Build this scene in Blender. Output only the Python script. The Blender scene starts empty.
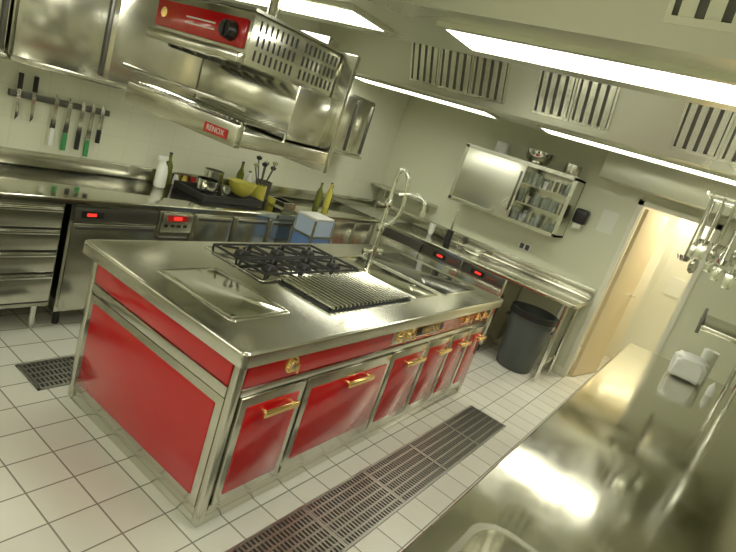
import bpy, bmesh, math, random
from mathutils import Vector, Matrix
random.seed(7)
COL=bpy.context.scene.collection
bpy.context.scene.view_settings.view_transform='Standard'
# ---------------------------------------------------------------- materials
def mat(name,col,rough=.5,metal=0,coat=0,emit=None,es=0,trans=0,noise=None,bump=0,alpha=1):
    m=bpy.data.materials.new(name);m.use_nodes=True
    nt=m.node_tree;b=nt.nodes['Principled BSDF']
    b.inputs['Base Color'].default_value=(*col,1);b.inputs['Roughness'].default_value=rough
    b.inputs['Metallic'].default_value=metal
    b.inputs['Coat Weight'].default_value=coat
    b.inputs['Coat Roughness'].default_value=.04
    b.inputs['Transmission Weight'].default_value=trans
    if emit: b.inputs['Emission Color'].default_value=(*emit,1);b.inputs['Emission Strength'].default_value=es
    if noise:
        sc,lo,hi,stretch=noise
        tc=nt.nodes.new('ShaderNodeTexCoord');mp=nt.nodes.new('ShaderNodeMapping');mp.inputs['Scale'].default_value=stretch
        nz=nt.nodes.new('ShaderNodeTexNoise');nz.inputs['Scale'].default_value=sc;nz.inputs['Detail'].default_value=2
        mr=nt.nodes.new('ShaderNodeMapRange');mr.inputs['From Min'].default_value=.3;mr.inputs['From Max'].default_value=.7
        mr.inputs['To Min'].default_value=lo;mr.inputs['To Max'].default_value=hi
        nt.links.new(tc.outputs['Object'],mp.inputs['Vector']);nt.links.new(mp.outputs[0],nz.inputs['Vector'])
        nt.links.new(nz.outputs['Fac'],mr.inputs['Value']);nt.links.new(mr.outputs[0],b.inputs['Roughness'])
        if bump:
            bp=nt.nodes.new('ShaderNodeBump');bp.inputs['Strength'].default_value=bump;bp.inputs['Distance'].default_value=.004
            nt.links.new(nz.outputs['Fac'],bp.inputs['Height']);nt.links.new(bp.outputs[0],b.inputs['Normal'])
    return m
def tilemat(name,c1,c2,grout,size,mort,rough,axes='XY',bump=.3,offs=(0,0)):
    m=bpy.data.materials.new(name);m.use_nodes=True;nt=m.node_tree;b=nt.nodes['Principled BSDF']
    tc=nt.nodes.new('ShaderNodeTexCoord');sp=nt.nodes.new('ShaderNodeSeparateXYZ');cb=nt.nodes.new('ShaderNodeCombineXYZ')
    nt.links.new(tc.outputs['Object'],sp.inputs[0])
    for i,a in enumerate(axes):
        ad=nt.nodes.new('ShaderNodeMath');ad.operation='ADD';ad.inputs[1].default_value=20*size+offs[i]
        nt.links.new(sp.outputs[a],ad.inputs[0]);nt.links.new(ad.outputs[0],cb.inputs[i])
    br=nt.nodes.new('ShaderNodeTexBrick');br.offset=0;br.squash=1
    br.inputs['Scale'].default_value=1;br.inputs['Brick Width'].default_value=size;br.inputs['Row Height'].default_value=size
    br.inputs['Mortar Size'].default_value=mort;br.inputs['Mortar Smooth'].default_value=.2
    br.inputs['Color1'].default_value=(*c1,1);br.inputs['Color2'].default_value=(*c2,1);br.inputs['Mortar'].default_value=(*grout,1)
    nt.links.new(cb.outputs[0],br.inputs['Vector']);nt.links.new(br.outputs['Color'],b.inputs['Base Color'])
    bp=nt.nodes.new('ShaderNodeBump');bp.invert=True;bp.inputs['Strength'].default_value=bump;bp.inputs['Distance'].default_value=.003
    nt.links.new(br.outputs['Fac'],bp.inputs['Height']);nt.links.new(bp.outputs[0],b.inputs['Normal'])
    b.inputs['Roughness'].default_value=rough
    return m
STEEL=mat('brushed_steel',(.65,.64,.56),.22,1,noise=(2,.17,.24,(1,1,1)))
STEELH=mat('hood_steel',(.68,.68,.58),.33,1,noise=(2,.26,.34,(1,1,1)))
STEELT=mat('worktop_steel',(.73,.72,.64),.2,1,noise=(2.5,.15,.23,(1,1,1)))
STEELC=mat('scuffed_counter_steel',(.68,.67,.58),.13,1,noise=(5,.07,.16,(1,1.6,1)))
CHROME=mat('chrome',(.80,.80,.74),.07,1)
DSTEEL=mat('dark_steel',(.16,.155,.14),.45,1)
RED=mat('red_enamel',(.55,.005,.009),.16,0,coat=.6)
REDL=mat('red_plastic',(.5,.02,.02),.3)
BRASS=mat('brass',(.92,.64,.26),.2,1)
IRON=mat('cast_iron',(.02,.02,.018),.55)
BLACK=mat('black_plastic',(.018,.018,.018),.35)
DGREY=mat('bin_grey_plastic',(.08,.09,.088),.4)
GLASSK=mat('ceramic_glass',(.03,.03,.03),.08,0,coat=.5)
WALL=mat('cream_paint',(.66,.67,.51),.6,noise=(3,.5,.65,(1,1,1)))
WTILE=tilemat('wall_tile',(.72,.72,.58),(.71,.71,.57),(.62,.62,.49),.2,.002,.3,'XZ',.1)
FTILE=tilemat('floor_tile',(.74,.73,.64),(.68,.67,.59),(.27,.25,.20),.2,.004,.24,'XY',.4)
WHITE=mat('white_plastic',(.8,.8,.76),.35)
PAPER=mat('paper',(.75,.76,.68),.7)
BLUE=mat('blue_plastic',(.16,.28,.60),.35)
LBLUE=mat('pale_blue_plastic',(.50,.60,.78),.35)
YELLOW=mat('yellow_plastic',(.55,.50,.08),.4)
GREEN=mat('green_plastic',(.05,.28,.10),.4)
GLASS=mat('clear_glass',(.9,.95,.9),.03,0,trans=.9)
OLIVE=mat('olive_glass',(.18,.2,.03),.08,0,trans=.3)
BEIGE=mat('corridor_paint',(.80,.75,.58),.6)
WOOD=mat('door_laminate',(.68,.56,.36),.4)
FRAME=mat('door_frame_paint',(.76,.75,.62),.4)
LAMP=mat('light_diffuser',(1,1,.95),.4,emit=(1,1,.85),es=13.5)
LED=mat('red_display',(.6,.02,.02),.3,emit=(1,.05,.03),es=1.0)
GROUND=mat('drain_dark',(.035,.034,.03),.6)
DSTEELG=mat('galvanised_grating',(.50,.50,.45),.35,1)
STEELF=mat('filter_steel',(.80,.80,.70),.22,1)
# ---------------------------------------------------------------- helpers
def emp(name,loc=(0,0,0)):
    e=bpy.data.objects.new(name,None);e.empty_display_size=.1;COL.objects.link(e);return e
def finish(name,bm,m,parent=None,smooth=False):
    me=bpy.data.meshes.new(name);bmesh.ops.recalc_face_normals(bm,faces=bm.faces);bm.to_mesh(me);bm.free()
    ms=m if isinstance(m,(list,tuple)) else [m]
    for k in ms: me.materials.append(k)
    if smooth:
        for p in me.polygons:
            n=p.normal;ax=max(abs(n.x),abs(n.y),abs(n.z))
            p.use_smooth=not (len(p.vertices)>4 or (ax>.9999 and p.area>.0004))
        try: me.set_sharp_from_angle(angle=math.radians(35))
        except Exception: pass
    o=bpy.data.objects.new(name,me);COL.objects.link(o)
    if parent:o.parent=parent
    return o
def addbox(bm,b):
    x0,x1,y0,y1,z0,z1=b
    v=[bm.verts.new(c) for c in [(x0,y0,z0),(x1,y0,z0),(x1,y1,z0),(x0,y1,z0),(x0,y0,z1),(x1,y0,z1),(x1,y1,z1),(x0,y1,z1)]]
    for f in [(0,3,2,1),(4,5,6,7),(0,1,5,4),(1,2,6,5),(2,3,7,6),(3,0,4,7)]: bm.faces.new([v[i] for i in f])
def box(name,b,m,parent=None,bev=0,seg=2):
    bm=bmesh.new();addbox(bm,b)
    if bev: bmesh.ops.bevel(bm,geom=bm.edges[:],offset=bev,segments=seg,affect='EDGES',profile=.5)
    return finish(name,bm,m,parent,bool(bev))
def boxes(name,bs,m,parent=None):
    bm=bmesh.new()
    for b in bs:addbox(bm,b)
    return finish(name,bm,m,parent)
def addcyl(bm,p0,p1,r,r2=None,n=16):
    p0=Vector(p0);p1=Vector(p1);d=p1-p0
    M=Matrix.Translation((p0+p1)/2)@d.to_track_quat('Z','Y').to_matrix().to_4x4()
    bmesh.ops.create_cone(bm,cap_ends=True,segments=n,radius1=r,radius2=r if r2 is None else r2,depth=d.length,matrix=M)
def cyl(name,p0,p1,r,m,parent=None,r2=None,n=20):
    bm=bmesh.new();addcyl(bm,p0,p1,r,r2,n);return finish(name,bm,m,parent,True)
def cyls(name,L,m,parent=None,n=12):
    bm=bmesh.new()
    for p0,p1,r in L:addcyl(bm,p0,p1,r,None,n)
    return finish(name,bm,m,parent,True)
def lathe(name,prof,c,m,parent=None,n=28,sx=1,sy=1):
    bm=bmesh.new();rings=[]
    for r,z in prof:
        rings.append([bm.verts.new((c[0]+sx*r*math.cos(2*math.pi*i/n),c[1]+sy*r*math.sin(2*math.pi*i/n),c[2]+z)) for i in range(n)])
    for a,b in zip(rings,rings[1:]):
        for i in range(n): bm.faces.new([a[i],a[(i+1)%n],b[(i+1)%n],b[i]])
    if prof[0][0]>1e-4: bm.faces.new(rings[0][::-1])
    return finish(name,bm,m,parent,True)
def tube(name,pts,r,m,parent=None,smooth=True):
    cu=bpy.data.curves.new(name,'CURVE');cu.dimensions='3D';cu.bevel_depth=r;cu.bevel_resolution=4;cu.use_fill_caps=True
    s=cu.splines.new('BEZIER' if smooth else 'POLY')
    if smooth:
        s.bezier_points.add(len(pts)-1)
        for q,p in zip(s.bezier_points,pts): q.co=p;q.handle_left_type=q.handle_right_type='AUTO'
    else:
        s.points.add(len(pts)-1)
        for q,p in zip(s.points,pts): q.co=(*p,1)
    cu.materials.append(m)
    o=bpy.data.objects.new(name,cu);COL.objects.link(o)
    if parent:o.parent=parent
    return o
def text(name,s,loc,rot,size,m,parent):
    cu=bpy.data.curves.new(name,'FONT');cu.body=s;cu.size=size;cu.extrude=.0008;cu.align_x='CENTER';cu.align_y='CENTER'
    cu.materials.append(m)
    o=bpy.data.objects.new(name,cu);COL.objects.link(o);o.location=loc;o.rotation_euler=rot
    if parent:o.parent=parent
    return o
def prism(name,prof,a0,a1,m,parent=None,axis='Y'):
    bm=bmesh.new()
    f=(lambda p,a:(p[0],a,p[1])) if axis=='Y' else (lambda p,a:(a,p[0],p[1]))
    A=[bm.verts.new(f(p,a0)) for p in prof];B=[bm.verts.new(f(p,a1)) for p in prof]
    n=len(prof);bm.faces.new(A);bm.faces.new(B[::-1])
    for i in range(n): bm.faces.new([A[i],B[i],B[(i+1)%n],A[(i+1)%n]])
    return finish(name,bm,m,parent)
def roundplate(name,x0,x1,y0,y1,z0,z1,rc,m,parent=None,bev=.004):
    bm=bmesh.new();vs=[]
    for cx,cy,a0 in [(x1-rc,y1-rc,0),(x0+rc,y1-rc,90),(x0+rc,y0+rc,180),(x1-rc,y0+rc,270)]:
        for k in range(7):
            a=math.radians(a0+15*k);vs.append(bm.verts.new((cx+rc*math.cos(a),cy+rc*math.sin(a),z0)))
    f=bm.faces.new(vs);r=bmesh.ops.extrude_face_region(bm,geom=[f])
    top=[g for g in r['geom'] if isinstance(g,bmesh.types.BMVert)]
    for v in top:v.co.z=z1
    if bev:
        te=[e for e in bm.edges if all(abs(v.co.z-z1)<1e-6 for v in e.verts)]
        bmesh.ops.bevel(bm,geom=te,offset=bev,segments=3,affect='EDGES',profile=.5)
    return finish(name,bm,m,parent,True)
# ---------------------------------------------------------------- room
X0,X1,Y0,Y1=-2.6,4.62,-2.15,2.65
box('floor',(X0-.1,6.6,Y0-.1,Y1+.1,-.12,0),FTILE)
box('wall_back',(X0-.1,X1+.1,Y1,Y1+.1,0,2.85),WTILE)
box('wall_right',(X0-.1,6.6,Y0-.1,Y0,0,2.85),WALL)
box('wall_near',(X0-.1,X0,Y0,Y1,0,2.85),WALL)
DL,DR,DT=-.36,-1.12,2.03
boxes('wall_far',[(X1,X1+.1,DL,Y1,0,2.75),(X1,X1+.1,DR,DL,DT,2.75),(X1,X1+.1,Y0,DR,0,2.75)],WALL)
boxes('wall_corridor',[(6.4,6.5,Y0,.6,0,2.75),(X1+.1,6.4,.5,.6,0,2.75)],BEIGE)
HZ=2.70
prism('ceiling',[(X0-.1,2.9),(6.5,2.9),(6.5,2.45),(3.62,2.45),(3.46,2.30),(2.86,2.30),(2.66,HZ),(1.22,HZ),(.96,2.30),(.32,2.30),(.12,HZ),(-1.1,HZ),(-1.4,2.3),(-2.0,2.3),(X0-.1,HZ)],Y0-.1,Y1+.1,STEELH)
se=[]
for y in (-1.45,-.45,.38,1.5): se.append((1.24,2.64,y-.004,y+.004,HZ-.004,HZ+.001))
se.append((1.9,1.91,Y0,Y1,HZ-.004,HZ+.001))
boxes('trim_1',se,DSTEEL)
def light(x0,x1,y0,y1):
    e=emp('ceiling_light')
    boxes('bezel',[(x0-.03,x1+.03,y0-.03,y0,2.28,2.3),(x0-.03,x1+.03,y1,y1+.03,2.28,2.3),(x0-.03,x0,y0,y1,2.28,2.3),(x1,x1+.03,y0,y1,2.28,2.3)],STEELH,e)
    box('diffuser',(x0,x1,y0,y1,2.286,2.299),LAMP,e)
light(.50,.76,-1.75,-.08);light(.50,.76,.40,1.95)
light(3.06,3.32,-1.25,.33);light(3.06,3.32,.85,2.4)
light(-1.85,-1.55,-1.6,-.1);light(-1.85,-1.55,.5,2.0)  # extra lamp row added behind the camera for light, never in view
def filt(x0,z0,x1,z1,y0,y1,n,sa,sb_):
    e=emp('grease_filter')
    d=Vector((x1-x0,0,z1-z0));L=d.length;d.normalize();nrm=Vector((d.z,0,-d.x))
    if nrm.z>0:nrm=-nrm
    w=(y1-y0)/n
    def slab(bm,a,b,ya,yb,t0,t1):
        p=Vector((x0,0,z0));c=[]
        for t in (t0,t1):
            for (s,y) in ((a,ya),(b,ya),(b,yb),(a,yb)):
                q=p+d*s+nrm*t;c.append(bm.verts.new((q.x,y,q.z)))
        for f in [(0,3,2,1),(4,5,6,7),(0,1,5,4),(1,2,6,5),(2,3,7,6),(3,0,4,7)]: bm.faces.new([c[i] for i in f])
    bm=bmesh.new();slab(bm,sa,sb_,y0,y1,.001,.004);finish('backing',bm,DSTEEL,e)
    bm=bmesh.new()
    for i in range(n): slab(bm,sa,sb_,y0+i*w+w*.14,y0+i*w+w*.76,.004,.018)
    finish('baffles',bm,STEELF,e)
    bm=bmesh.new()
    slab(bm,sa-.02,sa,y0-.015,y1+.015,.001,.022);slab(bm,sb_,sb_+.02,y0-.015,y1+.015,.001,.022);slab(bm,sa,sb_,y0-.015,y0,.001,.022);slab(bm,sa,sb_,y1,y1+.015,.001,.022)
    finish('frame',bm,STEELF,e)
for ya,yb,n in [(.62,.90,4),(.94,1.22,4),(1.26,1.52,4),(-.22,.04,4),(.08,.34,4),(-.94,-.68,4),(-1.24,-.98,4),(-1.54,-1.28,4)]: filt(2.66,HZ,2.86,2.30,ya,yb,n,.06,.36)
for ya,yb,n in [(-1.75,-1.49,4),(-1.45,-1.19,4),(-1.15,-.89,4),(.8,1.06,4),(1.1,1.36,4)]: filt(.12,HZ,.32,2.30,ya,yb,n,.06,.36)
box('exhaust_duct',(4.15,X1-.002,-1.9,0,2.10,2.44),STEELH,None,.006)
boxes('trim_2',[(X1-.02,X1+.12,DL-.05,DL,0,DT),(X1-.02,X1+.12,DR,DR+.05,0,DT),(X1-.02,X1+.12,DR,DL,DT-.05,DT)],FRAME)
d=emp('door_1')
lf=box('leaf',(0,.66,-.02,.02,.01,1.96),WOOD,d);hd=cyl('handle',(.58,-.02,1.02),(.58,-.07,1.02),.012,CHROME,d)
h2=cyl('lever',(.6,-.07,1.02),(.47,-.07,1.02),.009,CHROME,d)
d.location=(X1+.13,DL-.08,0);d.rotation_euler=(0,0,math.radians(-12))
boxes('door_2',[(5.6,5.64,-1.5,-.75,0,2.0),(5.58,5.66,-.75,-.68,0,2.05)],FRAME)
boxes('corridor_notice',[(5.594,5.599,-1.02,-.86,1.15,1.36)],PAPER)
boxes('baseboard_far',[(X1-.012,X1,DL+.001,Y1,0,.09)],FRAME)
# ---------------------------------------------------------------- floor drains
def drain(x0,x1,y0,y1):
    e=emp('floor_drain_grate')
    box('pit',(x0,x1,y0,y1,.0005,.002),GROUND,e)
    bs=[(x0,x1,y0,y0+.015,.002,.008),(x0,x1,y1-.015,y1,.002,.008),(x0,x0+.015,y0,y1,.002,.008),(x1-.015,x1,y0,y1,.002,.008)]
    n=int((x1-x0)/.024)
    for i in range(n): 
        x=x0+.02+i*.024
        if x<x1-.02: bs.append((x,x+.010,y0+.015,y1-.015,.002,.0075))
    k=max(2,int((y1-y0)/.05))
    for j in range(1,k):
        y=y0+(y1-y0)*j/k;bs.append((x0,x1,y-.006,y+.006,.003,.0078))
    L=int((x1-x0)/.6)
    for j in range(1,L+1):
        x=x0+(x1-x0)*j/(L+1);bs.append((x-.012,x+.012,y0,y1,.003,.0082))
    boxes('grating',bs,DSTEELG,e)
drain(-.5,2.68,-.44,-.12);drain(-.05,.5,1.30,1.58)
# ---------------------------------------------------------------- ISLAND
L,W=2.84,1.24
isl=emp('cooking_island')
i0=.045
box('carcass',(i0+.02,L-i0-.02,i0+.02,W-i0-.02,.0,.85),STEEL,isl)
box('plinth',(i0+.012,L-i0-.012,i0+.012,W-i0-.012,0,.085),STEEL,isl,.004)
bm=bmesh.new();addbox(bm,(0,L,0,W,.835,.9))
ed=[e for e in bm.edges if abs(e.verts[0].co.z-e.verts[1].co.z)>.01]
bmesh.ops.bevel(bm,geom=ed,offset=.035,segments=5,affect='EDGES',profile=.5)
ed=[e for e in bm.edges if all(v.co.z>.89 for v in e.verts)]
bmesh.ops.bevel(bm,geom=ed,offset=.014,segments=4,affect='EDGES',profile=.5)
finish('top_slab',bm,STEELT,isl,True)
for (x,y) in ((i0,i0),(L-i0,i0),(i0,W-i0),(L-i0,W-i0)):
    sx=.045 if x<1 else -.045;sy=.045 if y<.5 else -.045
    box('corner_post',(min(x,x+sx),max(x,x+sx),min(y,y+sy),max(y,y+sy),.02,.836),STEEL,isl,.012,3)
for side,xa in (('l',i0),('r',L-i0-.022)):
    box('side_band_'+side,(xa+.004 if side=='l' else xa,xa+.022,i0+.05,W-i0-.05,.70,.825),RED,isl,.004)
    box('side_rail_'+side,(xa,xa+.022,i0+.045,W-i0-.045,.645,.695),STEEL,isl,.003)
    box('side_frame_'+side,(xa+.002,xa+.02,i0+.045,W-i0-.045,.09,.64),STEEL,isl,.003)
    box('side_panel_'+side,(xa-.004,xa+.022,i0+.085,W-i0-.085,.135,.60),RED,isl,.006)
box('front_band',(i0+.05,L-i0-.05,i0+.004,i0+.03,.70,.822),RED,isl,.004)
box('front_rail',(i0+.045,L-i0-.045,i0,i0+.03,.66,.695),STEEL,isl,.003)
box('front_rail_low',(i0+.045,L-i0-.045,i0,i0+.03,.085,.115),STEEL,isl,.003)
doors=[(.095,.50),(.52,1.28),(1.30,1.73),(1.75,2.10),(2.12,2.44),(2.46,2.745)]
for k,(a,b) in enumerate(doors):
    box('door_frame_%d'%k,(a,b,i0-.012,i0+.02,.12,.655),STEEL,isl,.005)
    zb=.165;zt=.612
    if k==1: zb=.19;zt=.60
    box('door_panel_%d'%k,(a+.035,b-.035,i0-.018,i0+.01,zb,zt),RED,isl,.007)
    hl=min(.24,(b-a)*.55);c=(a+b)/2+(.02 if k==0 else .04)
    hz=.575
    box('handle_%d'%k,(c-hl/2,c+hl/2,i0-.062,i0-.042,hz-.014,hz+.014),BRASS,isl,.005,3)
    cyls('handle_posts_%d'%k,[((c-hl/2+.025,i0-.05,hz),(c-hl/2+.025,i0-.01,hz),.009),((c+hl/2-.025,i0-.05,hz),(c+hl/2-.025,i0-.01,hz),.009)],BRASS,isl)
def knob(x,z,r=.026):
    y=i0+.004
    cyl('knob_bezel',(x,y,z),(x,y-.008,z),r*1.25,BRASS,isl,n=28);cyl('knob_skirt',(x,y-.008,z),(x,y-.022,z),r,BRASS,isl,r*.85,n=28)
    cyl('knob_cap',(x,y-.022,z),(x,y-.04,z),r*.55,CHROME,isl,r*.45,n=20)
    box('knob_grip',(x-.004,x+.004,y-.048,y-.03,z-r*.7,z+r*.7),BRASS,isl,.002)
knob(.36,.765,.034);knob(1.31,.765,.034);knob(1.42,.765,.034);knob(2.28,.765,.026);knob(2.48,.765,.026);knob(2.62,.765,.026)
box('plaque_frame',(1.50,1.88,i0-.004,i0+.012,.73,.80),BRASS,isl,.003)
box('plaque',(1.508,1.872,i0-.007,i0+.01,.737,.793),BLACK,isl,.002)
text('plaque_text','VARENNI',(1.69,i0-.0085,.765),(math.pi/2,0,0),.06,BRASS,isl)
box('knob_plate',(1.235,1.49,i0-.002,i0+.012,.715,.81),STEEL,isl,.003)
def rim(x0,x1,y0,y1,z,w,m,name):
    boxes(name,[(x0,x1,y0,y0+w,.9,z),(x0,x1,y1-w,y1,.9,z),(x0,x0+w,y0+w,y1-w,.9,z),(x1-w,x1,y0+w,y1-w,.9,z)],m,isl)
roundplate('griddle_rim',.14,.52,.25,.83,.8995,.905,.03,STEELT,isl,.003)
roundplate('griddle_plate',.165,.495,.275,.805,.9,.909,.02,CHROME,isl,.002)
rim(.155,.505,.265,.815,.912,.007,STEEL,'griddle_gutter')
roundplate('burner_tray',.66,1.62,.62,1.14,.8995,.905,.03,STEEL,isl,.002)
for bx in (.84,1.14,1.44):
    for by in (.75,.99):
        lathe('burner_head',[(.0,.03),(.03,.03),(.045,.02),(.05,.0)][::-1],(bx,by,.905),IRON,isl)
        fl=[]
        for a in range(4):
            A=math.pi/4+a*math.pi/2
            fl.append(((bx+.03*math.cos(A),by+.03*math.sin(A),.94),(bx+.15*math.cos(A)*.95,by+.11*math.sin(A),.935),.008))
        for s in (-1,1):
            fl.append(((bx-.14,by+s*.105,.932),(bx+.14,by+s*.105,.932),.008));fl.append(((bx+s*.14,by-.105,.932),(bx+s*.14,by+.105,.932),.008))
            for t in (-1,1): fl.append(((bx+s*.14,by+t*.105,.932),(bx+s*.14,by+t*.105,.903),.007))
        cyls('pan_support',fl,IRON,isl,8)
roundplate('grill_tray',.76,1.62,.2,.61,.8995,.904,.02,BLACK,isl,.002)
bars=[]
n=22
for i in range(n):
    x=.785+i*(1.595-.785)/(n-1);bars.append(((x,.205,.925),(x,.605,.925),.0085))
cyls('grill_bars',bars,STEELF,isl,10)
fr=[]
for y in (.225,.405,.585): fr.append(((.775,y,.914),(1.605,y,.914),.005))
for x in (.785,1.19,1.59):
    for y in (.225,.585): fr.append(((x,y,.92),(x,y,.9),.008))
cyls('grill_bearers',fr,IRON,isl,8)
rim(1.70,2.02,.22,.95,.908,.012,CHROME,'bain_marie_rim')
roundplate('bain_marie_cover',1.715,2.005,.235,.935,.8995,.904,.02,STEELC,isl,.002)
roundplate('hot_plate_frame',2.10,2.72,.20,1.02,.8995,.904,.02,CHROME,isl,.002)
roundplate('hot_plate_glass',2.115,2.705,.215,1.005,.9,.9065,.015,GLASSK,isl,.001)
fx,fy=1.64,.615
lathe('faucet_base',[(.045,0),(.045,.012),(.03,.03),(.022,.06)],(fx,fy,.9),CHROME,isl)
cyl('faucet_body',(fx,fy,.95),(fx,fy,1.12),.024,CHROME,isl)
cyl('faucet_cross',(fx-.075,fy,1.08),(fx+.075,fy,1.08),.013,CHROME,isl)
for s in (-1,1): lathe('faucet_valve',[(.0,-.02),(.022,-.02),(.026,0),(.022,.02),(.0,.02)],(fx+s*.09,fy,1.08),CHROME,isl)
cyl('faucet_riser',(fx,fy,1.1),(fx,fy,1.42),.015,CHROME,isl)
lathe('faucet_collar',[(.0,-.03),(.02,-.03),(.026,-.01),(.026,.01),(.02,.03),(.0,.03)],(fx,fy,1.42),CHROME,isl)
lathe('faucet_joint',[(.0,-.03),(.022,-.03),(.028,0),(.022,.03),(.0,.03)],(fx,fy,1.25),CHROME,isl)
tube('faucet_neck',[(fx,fy,1.42),(fx,fy,1.60),(fx-.0,fy-.02,1.66),(fx+.01,fy-.06,1.64),(fx+.02,fy-.08,1.56)],.015,CHROME,isl)
tube('faucet_lower_arm',[(fx,fy,1.25),(fx+.02,fy-.07,1.33),(fx+.03,fy-.09,1.42),(fx+.02,fy-.08,1.56)],.014,CHROME,isl)
tube('faucet_spout',[(fx+.01,fy-.05,1.5),(fx+.05,fy-.14,1.53),(fx+.08,fy-.2,1.51),(fx+.09,fy-.22,1.44)],.015,CHROME,isl)
cyl('faucet_nozzle',(fx+.09,fy-.22,1.45),(fx+.09,fy-.22,1.41),.02,CHROME,isl)
# ---------------------------------------------------------------- suspended salamander + shelf
sal=emp('salamander_grill')
sx0,sx1,sy0,sy1,sz0,sz1=.12,.70,.555,1.20,1.915,2.125
box('housing',(sx0+.01,sx1,sy0,sy1,sz0,sz1),STEEL,sal,.008)
box('front_panel',(sx0-.008,sx0+.012,sy0+.02,sy1-.02,sz0+.06,sz1-.035),RED,sal,.006)
box('front_lip',(sx0-.03,sx0+.02,sy0,sy1,sz0,sz0+.045),STEEL,sal,.008)
cyl('timer_knob',(sx0-.008,sy0+.09,sz0+.115),(sx0-.05,sy0+.09,sz0+.115),.040,BLACK,sal,.033,28)
box('knob_pointer',(sx0-.058,sx0-.045,sy0+.085,sy0+.095,sz0+.085,sz0+.145),BLACK,sal)
cyl('temperature_dial',(sx0-.008,sy1-.1,sz0+.12),(sx0-.022,sy1-.1,sz0+.12),.022,BRASS,sal)
boxes('marking_lines',[(sx0-.0095,sx0-.008,sy0+.2,sy0+.40,sz0+.10+i*.025,sz0+.106+i*.025) for i in range(2)],WHITE,sal)
sl=[]
for r in range(3):
    for c in range(17):
        if c in (8,): continue
        x=sx0+.05+c*.031;z=sz0+.03+r*.058;sl.append((x,x+.010,sy0-.0015,sy0+.004,z,z+.042))
boxes('vent_slots',sl,IRON,sal)
boxes('top_flange',[(sx0,sx1+.02,sy0-.015,sy1,sz1,sz1+.012)],STEEL,sal)
boxes('heating_elements',[(sx0+.06,.38,sy0+.07+i*.1,sy0+.09+i*.1,sz0-.012,sz0) for i in range(6)],DSTEEL,sal)
box('mount_body',(.42,.71,.50,1.19,1.675,1.918),STEELT,sal,.005)
box('back_plate',(.71,.74,.47,1.23,1.56,2.14),STEEL,sal,.004)
box('rear_column',(.74,.83,.70,1.0,1.56,2.2),STEEL,sal,.004)
cyl('ceiling_pole',(.44,.80,2.12),(.44,.80,2.31),.028,CHROME,sal)
box('shelf_body',(.13,.71,.47,1.27,1.60,1.665),STEEL,sal,.006)
box('shelf_front_lip',(.10,.14,.46,1.28,1.595,1.69),STEEL,sal,.006)
wr=[]
for i in range(24):
    y=.49+i*.033;wr.append(((.14,y,1.70),(.41,y,1.70),.004))
wr+=[((.15,.48,1.70),(.15,1.26,1.70),.006),((.41,.48,1.70),(.41,1.26,1.70),.006)]
for x in (.15,.41):
    for y in (.5,1.24): wr.append(((x,y,1.70),(x,y,1.66),.006))
cyls('wire_rack',wr,CHROME,sal,8)
box('shelf_label',(.096,.101,.51,.66,1.615,1.655),REDL,sal)
text('shelf_label_text','RENOX',(.0955,.585,1.635),(math.pi/2,0,-math.pi/2),.034,WHITE,sal)
tube('grab_rail',[(.13,1.28,1.75),(.07,1.28,1.76),(.07,.5,1.76),(.13,.48,1.75)],.009,CHROME,sal,False)
# ---------------------------------------------------------------- LEFT COUNTER
lc=emp('back_counter')
CY=1.93
roundplate('worktop',-2.58,2.46,CY,2.648,.862,.9,.015,STEELC,lc,.006)
box('trim_3',(-2.58,4.58,2.62,2.648,.901,1.0),STEEL,None,.004)
def drawer_unit(x0,x1):
    box('drawer_case',(x0,x1,CY+.03,2.6,.17,.862),STEEL,lc)
    z=[.835,.69,.545,.40,.20]
    for a,b in zip(z,z[1:]):
        box('drawer_front',(x0+.015,x1-.015,CY+.008,CY+.04,b+.012,a),STEEL,lc,.006)
        box('drawer_pull',(x0+.02,x1-.02,CY-.008,CY+.012,a-.028,a-.006),CHROME,lc,.006)
        box('drawer_gap',(x0+.01,x1-.01,CY+.018,CY+.035,b,b+.012),BLACK,lc)
    for x in (x0+.05,x1-.05):
        for y in (CY+.1,2.5): cyl('leg',(x,y,0),(x,y,.18),.022,CHROME,lc)
drawer_unit(-.36,.27);drawer_unit(-1.01,-.38)
def fridge(x0,x1,led=False,panel=True):
    box('cabinet_case',(x0,x1,CY+.03,2.6,.12,.862),STEEL,lc)
    box('cabinet_door',(x0+.012,x1-.012,CY+.005,CY+.04,.15,.74 if panel else .84),STEEL,lc,.008)
    if panel:
        box('control_strip',(x0+.012,x1-.012,CY+.008,CY+.04,.75,.845),DSTEEL,lc,.004)
        box('control_display',(x0+.06,x0+.2,CY+.004,CY+.02,.775,.82),BLACK,lc)
        box('display_digits',(x0+.09,x0+.15,CY+.002,CY+.006,.788,.808),LED,lc)
    box('recess_grip',(x0+.03,x1-.03,CY+.0,CY+.012,(.70 if panel else .80),(.722 if panel else .822)),DSTEEL,lc,.004)
    for x in (x0+.06,x1-.06):
        for y in (CY+.1,2.5): cyl('foot',(x,y,0),(x,y,.13),.02,BLACK,lc)
fridge(.31,.92)
box('module_case',(.93,1.21,CY+.03,2.6,.12,.862),STEEL,lc)
box('module_panel',(.94,1.20,CY+.004,CY+.04,.70,.845),STEELF,lc,.004)
box('module_screen',(.98,1.15,CY+.0,CY+.01,.785,.83),REDL,lc);box('module_digits',(1.03,1.10,CY-.002,CY+.004,.795,.82),LED,lc)
boxes('module_buttons',[(.965+i*.055,.99+i*.055,CY+.0,CY+.006,.74,.76) for i in range(4)],BLACK,lc)
boxes('module_vents',[(.95,1.19,CY+.01,CY+.03,.18+i*.045,.205+i*.045) for i in range(11)],DSTEEL,lc)
for a,b in ((1.22,1.60),(1.62,2.0),(2.02,2.44)): fridge(a,b,panel=False)
roundplate('worktop_corner',2.465,3.9,2.03,2.648,.862,.9,.01,STEELC,lc,.006)
box('corner_case',(2.6,3.88,2.07,2.6,.12,.862),STEEL,lc)
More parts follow.
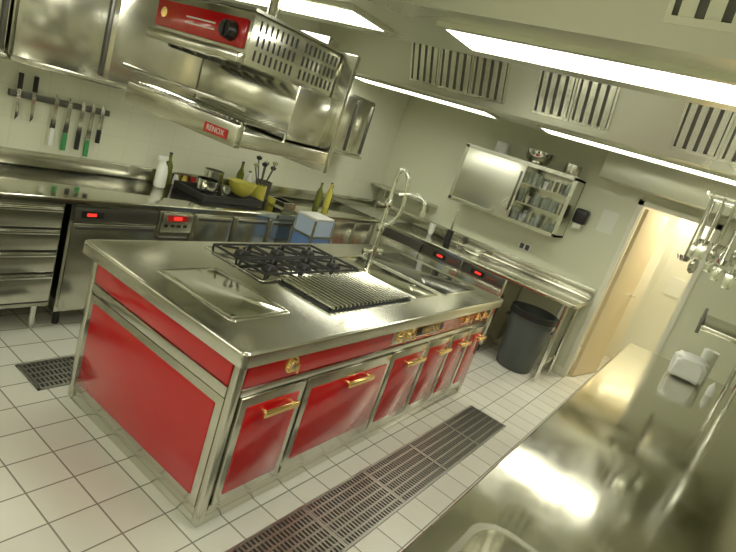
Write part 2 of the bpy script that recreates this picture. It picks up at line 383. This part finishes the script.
for i in range(3): box('corner_door',(2.62+i*.42,3.02+i*.42,2.055,2.08,.15,.84),STEEL,lc,.006)
boxes('corner_plinth',[(2.62,3.86,2.15,2.55,0,.12)],DSTEEL,lc)
tr=emp('crate_trolley')
tx0,tx1,ty0,ty1=2.20,2.48,1.60,1.84
for i,(z,m) in enumerate(((.82,LBLUE),(.66,BLUE),(.50,LBLUE))):
    bm=bmesh.new();addbox(bm,(tx0+.015,tx1-.015,ty0+.012,ty1-.012,z,z+.14))
    bm.normal_update()
    top=[f for f in bm.faces if all(v.co.z>z+.12 for v in f.verts)]
    r=bmesh.ops.inset_region(bm,faces=top,thickness=.015)
    for v in {v for f in top for v in f.verts}: v.co.z-=.11
    finish('crate_%d'%i,bm,m,tr)
box('white_tray',(tx0+.01,tx1-.01,ty0+.01,ty1-.01,.962,.985),WHITE,tr,.005)
boxes('frame',[(tx0,tx1,ty0,ty1,.10,.13),(tx0,tx1,ty0,ty1,.48,.50),(tx0,tx1,ty0,ty1,.642,.658),(tx0,tx1,ty0,ty1,.802,.818)]+[(x,x+.015,y,y+.015,.06,.96) for x in (tx0-.005,tx1-.01) for y in (ty0-.005,ty1-.01)],STEEL,tr)
for x in (tx0+.03,tx1-.03):
    for y in (ty0+.03,ty1-.03): cyl('castor',(x-.012,y,.035),(x+.012,y,.035),.035,BLACK,tr)
boxes('castor_forks',[(x-.016,x+.016,y-.01,y+.01,.03,.10) for x in (tx0+.03,tx1-.03) for y in (ty0+.03,ty1-.03)],CHROME,tr)
# ---------------------------------------------------------------- wall cabinets on back wall
def wallcab(x0,x1,z0,z1,splits):
    e=emp('wall_cabinet')
    box('case',(x0,x1,2.32,2.648,z0,z1),STEEL,e,.004)
    xs=[x0]+splits+[x1]
    for k,(a,b) in enumerate(zip(xs,xs[1:])):
        yy=2.30 if k%2 else 2.285
        box('sliding_door',(a+.01,b+.02 if b<x1 else b-.01,yy,yy+.016,z0+.03,z1-.02),STEELT,e,.004)
        bp=box('grip',(b-.045,b-.02,yy-.012,yy+.002,z0+.05,z1-.05),DSTEEL,e,.004)
    box('rail',(x0,x1,2.275,2.33,z0,z0+.03),STEEL,e,.004)
wallcab(-2.4,-.02,1.57,2.29,[-1.6,-.8]);wallcab(0.0,1.30,1.57,2.29,[.55])
wallcab(2.85,3.5,1.5,2.12,[3.2])
kr=emp('magnetic_knife_rack');KX=.16
box('strip',(KX,KX+.66,2.622,2.649,1.335,1.375),DSTEEL,kr,.003)
for i,(x,l,h,hm) in enumerate([(.05,.16,.10,BLACK),(.14,.13,.10,BLACK),(.28,.20,.12,WHITE),(.37,.22,.12,GREEN),(.46,.20,.12,BLACK),(.53,.24,.12,GREEN),(.60,.15,.1,BLACK)]):
    x+=KX
    if i in (0,1):
        prism('blade_%d'%i,[(x-.012,1.39),(x+.014,1.39),(x+.014,1.22),(x-.004,1.19)],2.617,2.621,CHROME,kr)
        box('grip_%d'%i,(x-.014,x+.014,2.606,2.624,1.39,1.39+h),hm,kr,.005)
    else:
        prism('blade_%d'%i,[(x-.018,1.38-l),(x+.018,1.38-l),(x+.018,1.37),(x-.006,1.41)],2.617,2.621,CHROME,kr)
        box('grip_%d'%i,(x-.015,x+.015,2.606,2.626,1.38-l-h,1.38-l),hm,kr,.005)
sb=emp('spray_bottle')
lathe('bottle_body',[(.04,0),(.045,.01),(.045,.12),(.035,.17),(.015,.20),(.015,.22)],(1.22,2.45,.901),WHITE,sb)
box('trigger_head',(1.17,1.25,2.435,2.465,1.115,1.15),WHITE,sb,.008);box('trigger',(1.185,1.195,2.44,2.46,1.07,1.12),WHITE,sb,.003)
gs=emp('grate_stand')
boxes('frame',[(1.40,2.05,2.12,2.14,.901,.955),(1.40,2.05,2.50,2.52,.901,.955),(1.40,1.42,2.14,2.50,.901,.955),(2.03,2.05,2.14,2.50,.901,.955)]+[(1.42,2.03,2.17+i*.055,2.18+i*.055,.94,.955) for i in range(6)],IRON,gs)
def pot(name,c,r,h,m,handle=True):
    e=emp(name)
    lathe('body',[(0.001,0),(r*.95,0),(r,.01),(r,h),(r+.004,h),(r-.004,h),(r-.006,.012),(0.001,.012)],c,m,e)
    if handle: tube('handle',[(c[0]-r,c[1],c[2]+h*.85),(c[0]-r-.08,c[1]-.02,c[2]+h*.9),(c[0]-r-.17,c[1]-.04,c[2]+h)],.009,DSTEEL,e)
pot('saucepan',(1.52,2.26,.956),.09,.10,CHROME,False);pot('saucepan',(1.70,2.42,.956),.08,.15,STEEL,False)
pot('saucepan',(1.68,2.22,.956),.05,.07,STEELF,False)
cb=emp('yellow_colander');lathe('bowl',[(.05,0),(.09,.03),(.115,.09),(.125,.12),(.11,.12),(.10,.09),(.04,.012)],(1.88,2.25,.956),YELLOW,cb)
ut=emp('utensil_holder');lathe('jar',[(.055,0),(.06,.01),(.06,.15),(.052,.15),(.05,.01)],(2.2,2.35,.901),YELLOW,ut)
cyls('utensil_handles',[((2.2,2.35,.93),(2.2+.10*math.cos(a),2.35+.08*math.sin(a),1.20+.03*(i%3)),.006) for i,a in enumerate([0,.9,1.9,2.8,3.9,5])],DSTEEL,ut)
for i,a in enumerate([0,.9,1.9,2.8,3.9,5]): lathe('utensil_head_%d'%i,[(.0,-.02),(.022,-.012),(.028,.012),(.0,.025)],(2.2+.10*math.cos(a),2.35+.08*math.sin(a),1.22+.03*(i%3)),[IRON,STEELF][i%2],ut,14)
pot('stock_pot',(2.38,2.5,.901),.08,.16,DSTEEL,False)
def bottle(name,x,y,m,h=.26,r=.034):
    e=emp(name);lathe('glass',[(r*.9,0),(r,.01),(r,h*.6),(r*.4,h*.78),(r*.36,h*.95)],(x,y,.901),m,e);cyl('cap',(x,y,.9+h*.95),(x,y,.9+h),r*.42,BLACK,e)
bottle('oil_bottle',3.10,2.38,OLIVE);bottle('oil_bottle',3.24,2.36,YELLOW,.28);bottle('oil_bottle',3.36,2.44,OLIVE,.24)
bottle('oil_bottle',2.12,2.56,OLIVE,.30);bottle('oil_bottle',2.24,2.57,WHITE,.22);bottle('oil_bottle',1.34,2.55,OLIVE,.27)
mb=emp('gastronorm_pan');boxes('pan',[(2.28,2.44,2.08,2.10,.901,.97),(2.28,2.44,2.28,2.30,.901,.97),(2.28,2.295,2.10,2.28,.901,.97),(2.425,2.44,2.10,2.28,.901,.97),(2.295,2.425,2.10,2.28,.901,.91)],CHROME,mb)
sp=emp('spice_jar_row')
for i in range(5): lathe('jar_%d'%i,[(.022,0),(.024,.005),(.024,.06),(.018,.075),(.018,.085)],(1.45+i*.09,2.575,.901),[WHITE,YELLOW,REDL,STEELF,WHITE][i],sp,16)
# ---------------------------------------------------------------- FAR COUNTER
fc=emp('far_counter')
FX=3.9
roundplate('worktop',FX,4.60,-.34,2.028,.862,.9,.05,STEELC,fc,.008)
box('trim_4',(4.59,4.615,-.34,2.6,.901,1.02),STEEL,None,.003)
box('fridge_case',(FX+.05,4.58,.38,2.0,.10,.862),STEEL,fc,.004)
for a,b in ((.40,.90),(.92,1.42),(1.44,1.98)):
    box('fridge_door',(FX+.02,FX+.05,a,b,.13,.73),STEEL,fc,.008)
    box('fridge_strip',(FX+.022,FX+.05,a,b,.745,.85),DSTEEL,fc,.004)
for y in (.62,1.10): 
    box('fridge_display',(FX+.016,FX+.03,y,y+.16,.77,.825),BLACK,fc);box('fridge_digits',(FX+.012,FX+.02,y+.04,y+.11,.787,.81),LED,fc)
    boxes('fridge_buttons',[(FX+.016,FX+.024,y-.12+i*.035,y-.105+i*.035,.79,.805) for i in range(3)],REDL,fc)
cyls('legs',[((4.0,-.25,0),(4.0,-.25,.865),.02),((4.52,-.25,0),(4.52,-.25,.865),.02),((4.0,-.25,.2),(4.52,-.25,.2),.015)],CHROME,fc)
boxes('base_feet',[(FX+.1,FX+.16,y,y+.06,0,.10) for y in (.42,1.2,1.9)],BLACK,fc)
bn=emp('waste_bin')
lathe('tub',[(.001,0),(.17,0),(.185,.02),(.225,.60),(.24,.60),(.24,.64),(.215,.64),(.21,.60),(.175,.03),(.001,.03)],(4.12,.04,0),DGREY,bn)
boxes('side_handles',[(4.05,4.19,-.215,-.20,.50,.53),(4.05,4.19,.28,.295,.50,.53)],DGREY,bn)
lathe('liner',[(.212,.55),(.235,.635),(.244,.645),(.246,.58)],(4.12,.04,0),BLACK,bn)
tube('waste_pipe',[(4.45,-.12,.86),(4.45,-.12,.5),(4.5,-.12,.42),(4.6,-.12,.42)],.022,WHITE)
fcab=emp('open_shelf_cabinet')
a0,a1,cz0,cz1=.20,1.48,1.40,2.03
boxes('carcass',[(4.27,4.618,a0,a1,cz0,cz0+.02),(4.27,4.618,a0,a1,cz1-.02,cz1),(4.27,4.618,a0,a0+.02,cz0,cz1),(4.27,4.618,a1-.02,a1,cz0,cz1),(4.60,4.618,a0,a1,cz0,cz1),(4.29,4.60,a0+.02,a1-.02,1.61,1.625),(4.29,4.60,a0+.02,a1-.02,1.81,1.825),(4.27,4.60,.80,.82,cz0,cz1)],STEEL,fcab)
boxes('trim_rim',[(4.255,4.27,a0-.01,a1+.01,cz0-.01,cz0+.03),(4.255,4.27,a0-.01,a1+.01,cz1-.03,cz1+.01),(4.255,4.27,a0-.01,a0+.03,cz0,cz1),(4.255,4.27,a1-.03,a1+.01,cz0,cz1)],STEELF,fcab)
box('sliding_door',(4.262,4.278,.74,1.46,cz0+.02,cz1-.02),STEELH,fcab,.004)
box('door_grip',(4.252,4.262,.76,.785,cz0+.1,cz1-.1),DSTEEL,fcab,.003)
gl=emp('glassware')
for zi,z in enumerate((1.42,1.625,1.825)):
    for y in (.28,.37,.46,.55,.64,.73):
        for x in (4.36,4.48):
            if random.random()<.8:
                h=random.choice([.08,.11,.13]);r=random.uniform(.025,.036)
                lathe('glass',[(r*.8,0),(r,h),(r-.003,h),(r*.75,.006)],(x,y,z+.001),random.choice([GLASS,WHITE,GLASS,STEEL]),gl,14)
def bowl(name,c,r,h,m):
    lathe(name,[(r*.35,0),(r*.7,h*.3),(r*.93,h*.7),(r,h),(r*.97,h),(r*.88,h*.68),(r*.64,h*.33),(.001,h*.06)],c,m)
bowl('mixing_bowl',(4.44,.72,cz1+.001),.17,.15,CHROME)
pot('saucepan',(4.44,1.15,cz1+.001),.075,.13,WHITE,False);pot('saucepan',(4.46,.34,cz1+.001),.085,.12,STEEL,False)
td=emp('towel_dispenser');box('shell',(4.48,4.618,.02,.16,1.60,1.76),BLACK,td,.03,4);box('paper_tab',(4.50,4.56,.05,.13,1.55,1.60),PAPER,td)
boxes('wall_notice',[(4.614,4.619,-.24,-.08,1.60,1.83)],PAPER)
sw=emp('wall_socket');box('plate',(4.612,4.619,.48,.62,1.12,1.2),WHITE,sw,.003);boxes('inserts',[(4.608,4.613,.495,.54,1.13,1.19),(4.608,4.613,.56,.605,1.13,1.19)],DGREY,sw)
sh=emp('corner_shelf');box('board',(4.36,4.618,1.75,2.62,1.20,1.23),STEEL,sh,.003);boxes('brackets',[(4.4,4.618,y,y+.015,1.1,1.2) for y in (1.85,2.4)],STEEL,sh)
hm=emp('hand_blender');cyl('body',(4.35,1.35,.901),(4.35,1.35,1.05),.04,BLACK,hm);cyl('shaft',(4.35,1.35,1.05),(4.35,1.35,1.30),.014,CHROME,hm)
cp=emp('coffee_cup_stack')
for i in range(3): lathe('cup_%d'%i,[(.025,0),(.04,.06),(.036,.06),(.022,.006)],(4.4,1.62,.901+i*.035),WHITE,cp,18)
tb=emp('storage_tub');box('tub',(4.3,4.45,.90,1.10,.901,.96),STEELF,tb,.01);box('lid',(4.29,4.46,.89,1.11,.96,.972),STEELF,tb,.004)
# ---------------------------------------------------------------- RIGHT COUNTER with sink
rc=emp('sink_counter')
top=roundplate('worktop',-2.55,3.36,-1.75,-.93,.862,.9,.02,STEELC,rc,.006)
cut=roundplate('cutter',-.62,.03,-1.52,-1.03,.7,1.0,.09,STEELC,None,0)
mo=top.modifiers.new('b','BOOLEAN');mo.object=cut;mo.solver='EXACT'
bpy.context.view_layer.update()
dg=bpy.context.evaluated_depsgraph_get();me=bpy.data.meshes.new_from_object(top.evaluated_get(dg));top.modifiers.clear();top.data=me
for p in me.polygons: p.use_smooth=False
bpy.data.objects.remove(cut)
def basin(x0,x1,y0,y1,rcn,z0,z1):
    bm=bmesh.new();rings=[]
    for z,ins in ((z1+.003,-.02),(z1+.003,0),(z1-.01,.004),(z0+.04,.012),(z0+.01,.03),(z0,.06)):
        r=[];q=rcn-ins*.5
        X0_,X1_,Y0_,Y1_=x0+ins,x1-ins,y0+ins,y1-ins
        for cx,cy,s in [(X1_-q,Y1_-q,0),(X0_+q,Y1_-q,90),(X0_+q,Y0_+q,180),(X1_-q,Y0_+q,270)]:
            for k in range(7):
                a=math.radians(s+15*k);r.append(bm.verts.new((cx+q*math.cos(a),cy+q*math.sin(a),z)))
        rings.append(r)
    for a,b in zip(rings,rings[1:]):
        n=len(a)
        for i in range(n): bm.faces.new([a[i],a[(i+1)%n],b[(i+1)%n],b[i]])
    bm.faces.new(rings[-1]);return finish('basin',bm,STEEL,rc,True)
basin(-.62,.03,-1.52,-1.03,.09,.68,.899)
cyl('drain',(-.3,-1.28,.681),(-.3,-1.28,.686),.04,CHROME,rc)
box('pass_ledge',(-2.55,3.36,-2.14,-1.755,.0,1.0),STEEL,None,.006)
boxes('front_cases',[(x,x+.58,-1.70,-.97,.12,.862) for x in (.2,.8,1.4,2.0,2.6)],STEEL,rc)
for x in (.2,.8,1.4,2.0,2.6): box('door',(x+.01,x+.57,-.97,-.955,.15,.84),STEEL,rc,.004)
boxes('plinth',[(.2,3.18,-1.65,-1.05,0,.12)],DSTEEL,rc)
cyls('legs',[((x,y,0),(x,y,.865),.02) for x in (-2.4,-.9) for y in (-1.02,-1.65)],CHROME,rc)
ga=emp('utensil_rack')
rl=[((2.5,-1.62,.901),(2.5,-1.62,2.15),.015),((3.1,-1.62,.901),(3.1,-1.62,2.15),.015),((2.5,-1.62,2.12),(3.1,-1.62,2.12),.011)]
for x in (2.5,2.8,3.1): rl.append(((x,-1.62,2.12),(x,-1.02,2.12),.011))
rl.append(((2.5,-1.02,2.12),(3.1,-1.02,2.12),.011))
cyls('posts',rl,CHROME,ga)
box('shelf',(2.46,3.16,-1.64,-1.30,1.33,1.36),STEEL,ga,.004)
box('shelf_lip',(2.46,3.16,-1.31,-1.29,1.30,1.40),DSTEEL,ga,.003)
k=0
for x in (2.5,2.8,3.1):
    for j in range(7):
        y=-1.05-j*.062+random.uniform(-.01,.01);l=random.uniform(.22,.42);i=k;k+=1
        tube('hook_%d'%i,[(x+.012,y,2.12),(x,y,2.137),(x-.014,y,2.12),(x-.014,y,2.10)],.004,CHROME,ga)
        xx=x-.014;ang=random.uniform(-.05,.05);an2=random.uniform(-.03,.01)
        cyl('utensil_rod_%d'%i,(xx,y,2.11),(xx+ang,y+an2,2.11-l),.007,[CHROME,STEEL][i%2],ga)
        c=(xx+ang,y+an2,2.11-l)
        if i%3==0: lathe('ladle_%d'%i,[(.001,-.04),(.03,-.03),(.045,0),(.042,0),(.027,-.026),(.001,-.035)],(c[0]-.03,c[1],c[2]),CHROME,ga,18)
        elif i%3==1: box('turner_%d'%i,(c[0]-.003,c[0]+.003,c[1]-.028,c[1]+.028,c[2]-.09,c[2]),STEELF,ga,.002)
        else: lathe('whisk_%d'%i,[(.004,0),(.02,-.03),(.03,-.08),(.022,-.12),(.001,-.135)],c,STEEL,ga,10)
pk=emp('wrapped_cup_pack')
bm=bmesh.new();bmesh.ops.create_icosphere(bm,subdivisions=4,radius=1)
for v in bm.verts:
    c=v.co;k_=Vector([math.copysign(abs(q)**.45,q) for q in c]);w=1+.06*math.sin(9*c.x+4*c.z)*math.cos(7*c.y)
    v.co=Vector((2.98+.13*k_.x*w,-1.36+.11*k_.y*w,max(.901,.985+.085*k_.z*w)))
finish('wrap',bm,WHITE,pk,True)
sq=emp('sauce_bottle');lathe('body',[(.022,0),(.024,.01),(.024,.06),(.010,.085),(.004,.10)],(2.78,-1.53,.901),WHITE,sq)
tw=emp('paper_towel_roll');lathe('roll',[(.05,0),(.05,.22),(.02,.22),(.02,.0)],(3.2,-1.45,.901),PAPER,tw)
# ---------------------------------------------------------------- lights
def area(name,loc,size,sizey,e,col,rot=(0,0,0)):
    l=bpy.data.lights.new(name,'AREA');l.shape='RECTANGLE';l.size=size;l.size_y=sizey;l.energy=e;l.color=col
    o=bpy.data.objects.new(name,l);COL.objects.link(o);o.location=loc;o.rotation_euler=rot
area('corridor_lamp',(5.5,-.9,2.4),.5,.5,38,(1,.90,.70))
w=bpy.data.worlds.new('w');bpy.context.scene.world=w;w.use_nodes=True
w.node_tree.nodes['Background'].inputs[0].default_value=(.9,.9,.75,1);w.node_tree.nodes['Background'].inputs[1].default_value=.15
# ---------------------------------------------------------------- camera
yaw,pitch,roll=.5444,-.2533,.3234
f=Vector((math.cos(yaw)*math.cos(pitch),math.sin(yaw)*math.cos(pitch),math.sin(pitch)))
r=f.cross(Vector((0,0,1))).normalized();u=r.cross(f)
r2=math.cos(roll)*r+math.sin(roll)*u;u2=-math.sin(roll)*r+math.cos(roll)*u
cam=bpy.data.cameras.new('camera');co=bpy.data.objects.new('camera',cam);COL.objects.link(co)
M=Matrix(((r2.x,u2.x,-f.x,-1.4226),(r2.y,u2.y,-f.y,-1.2651),(r2.z,u2.z,-f.z,1.8334),(0,0,0,1)))
co.matrix_world=M;cam.sensor_width=36;cam.lens=537.17/736*36;cam.clip_start=.05
bpy.context.scene.camera=co
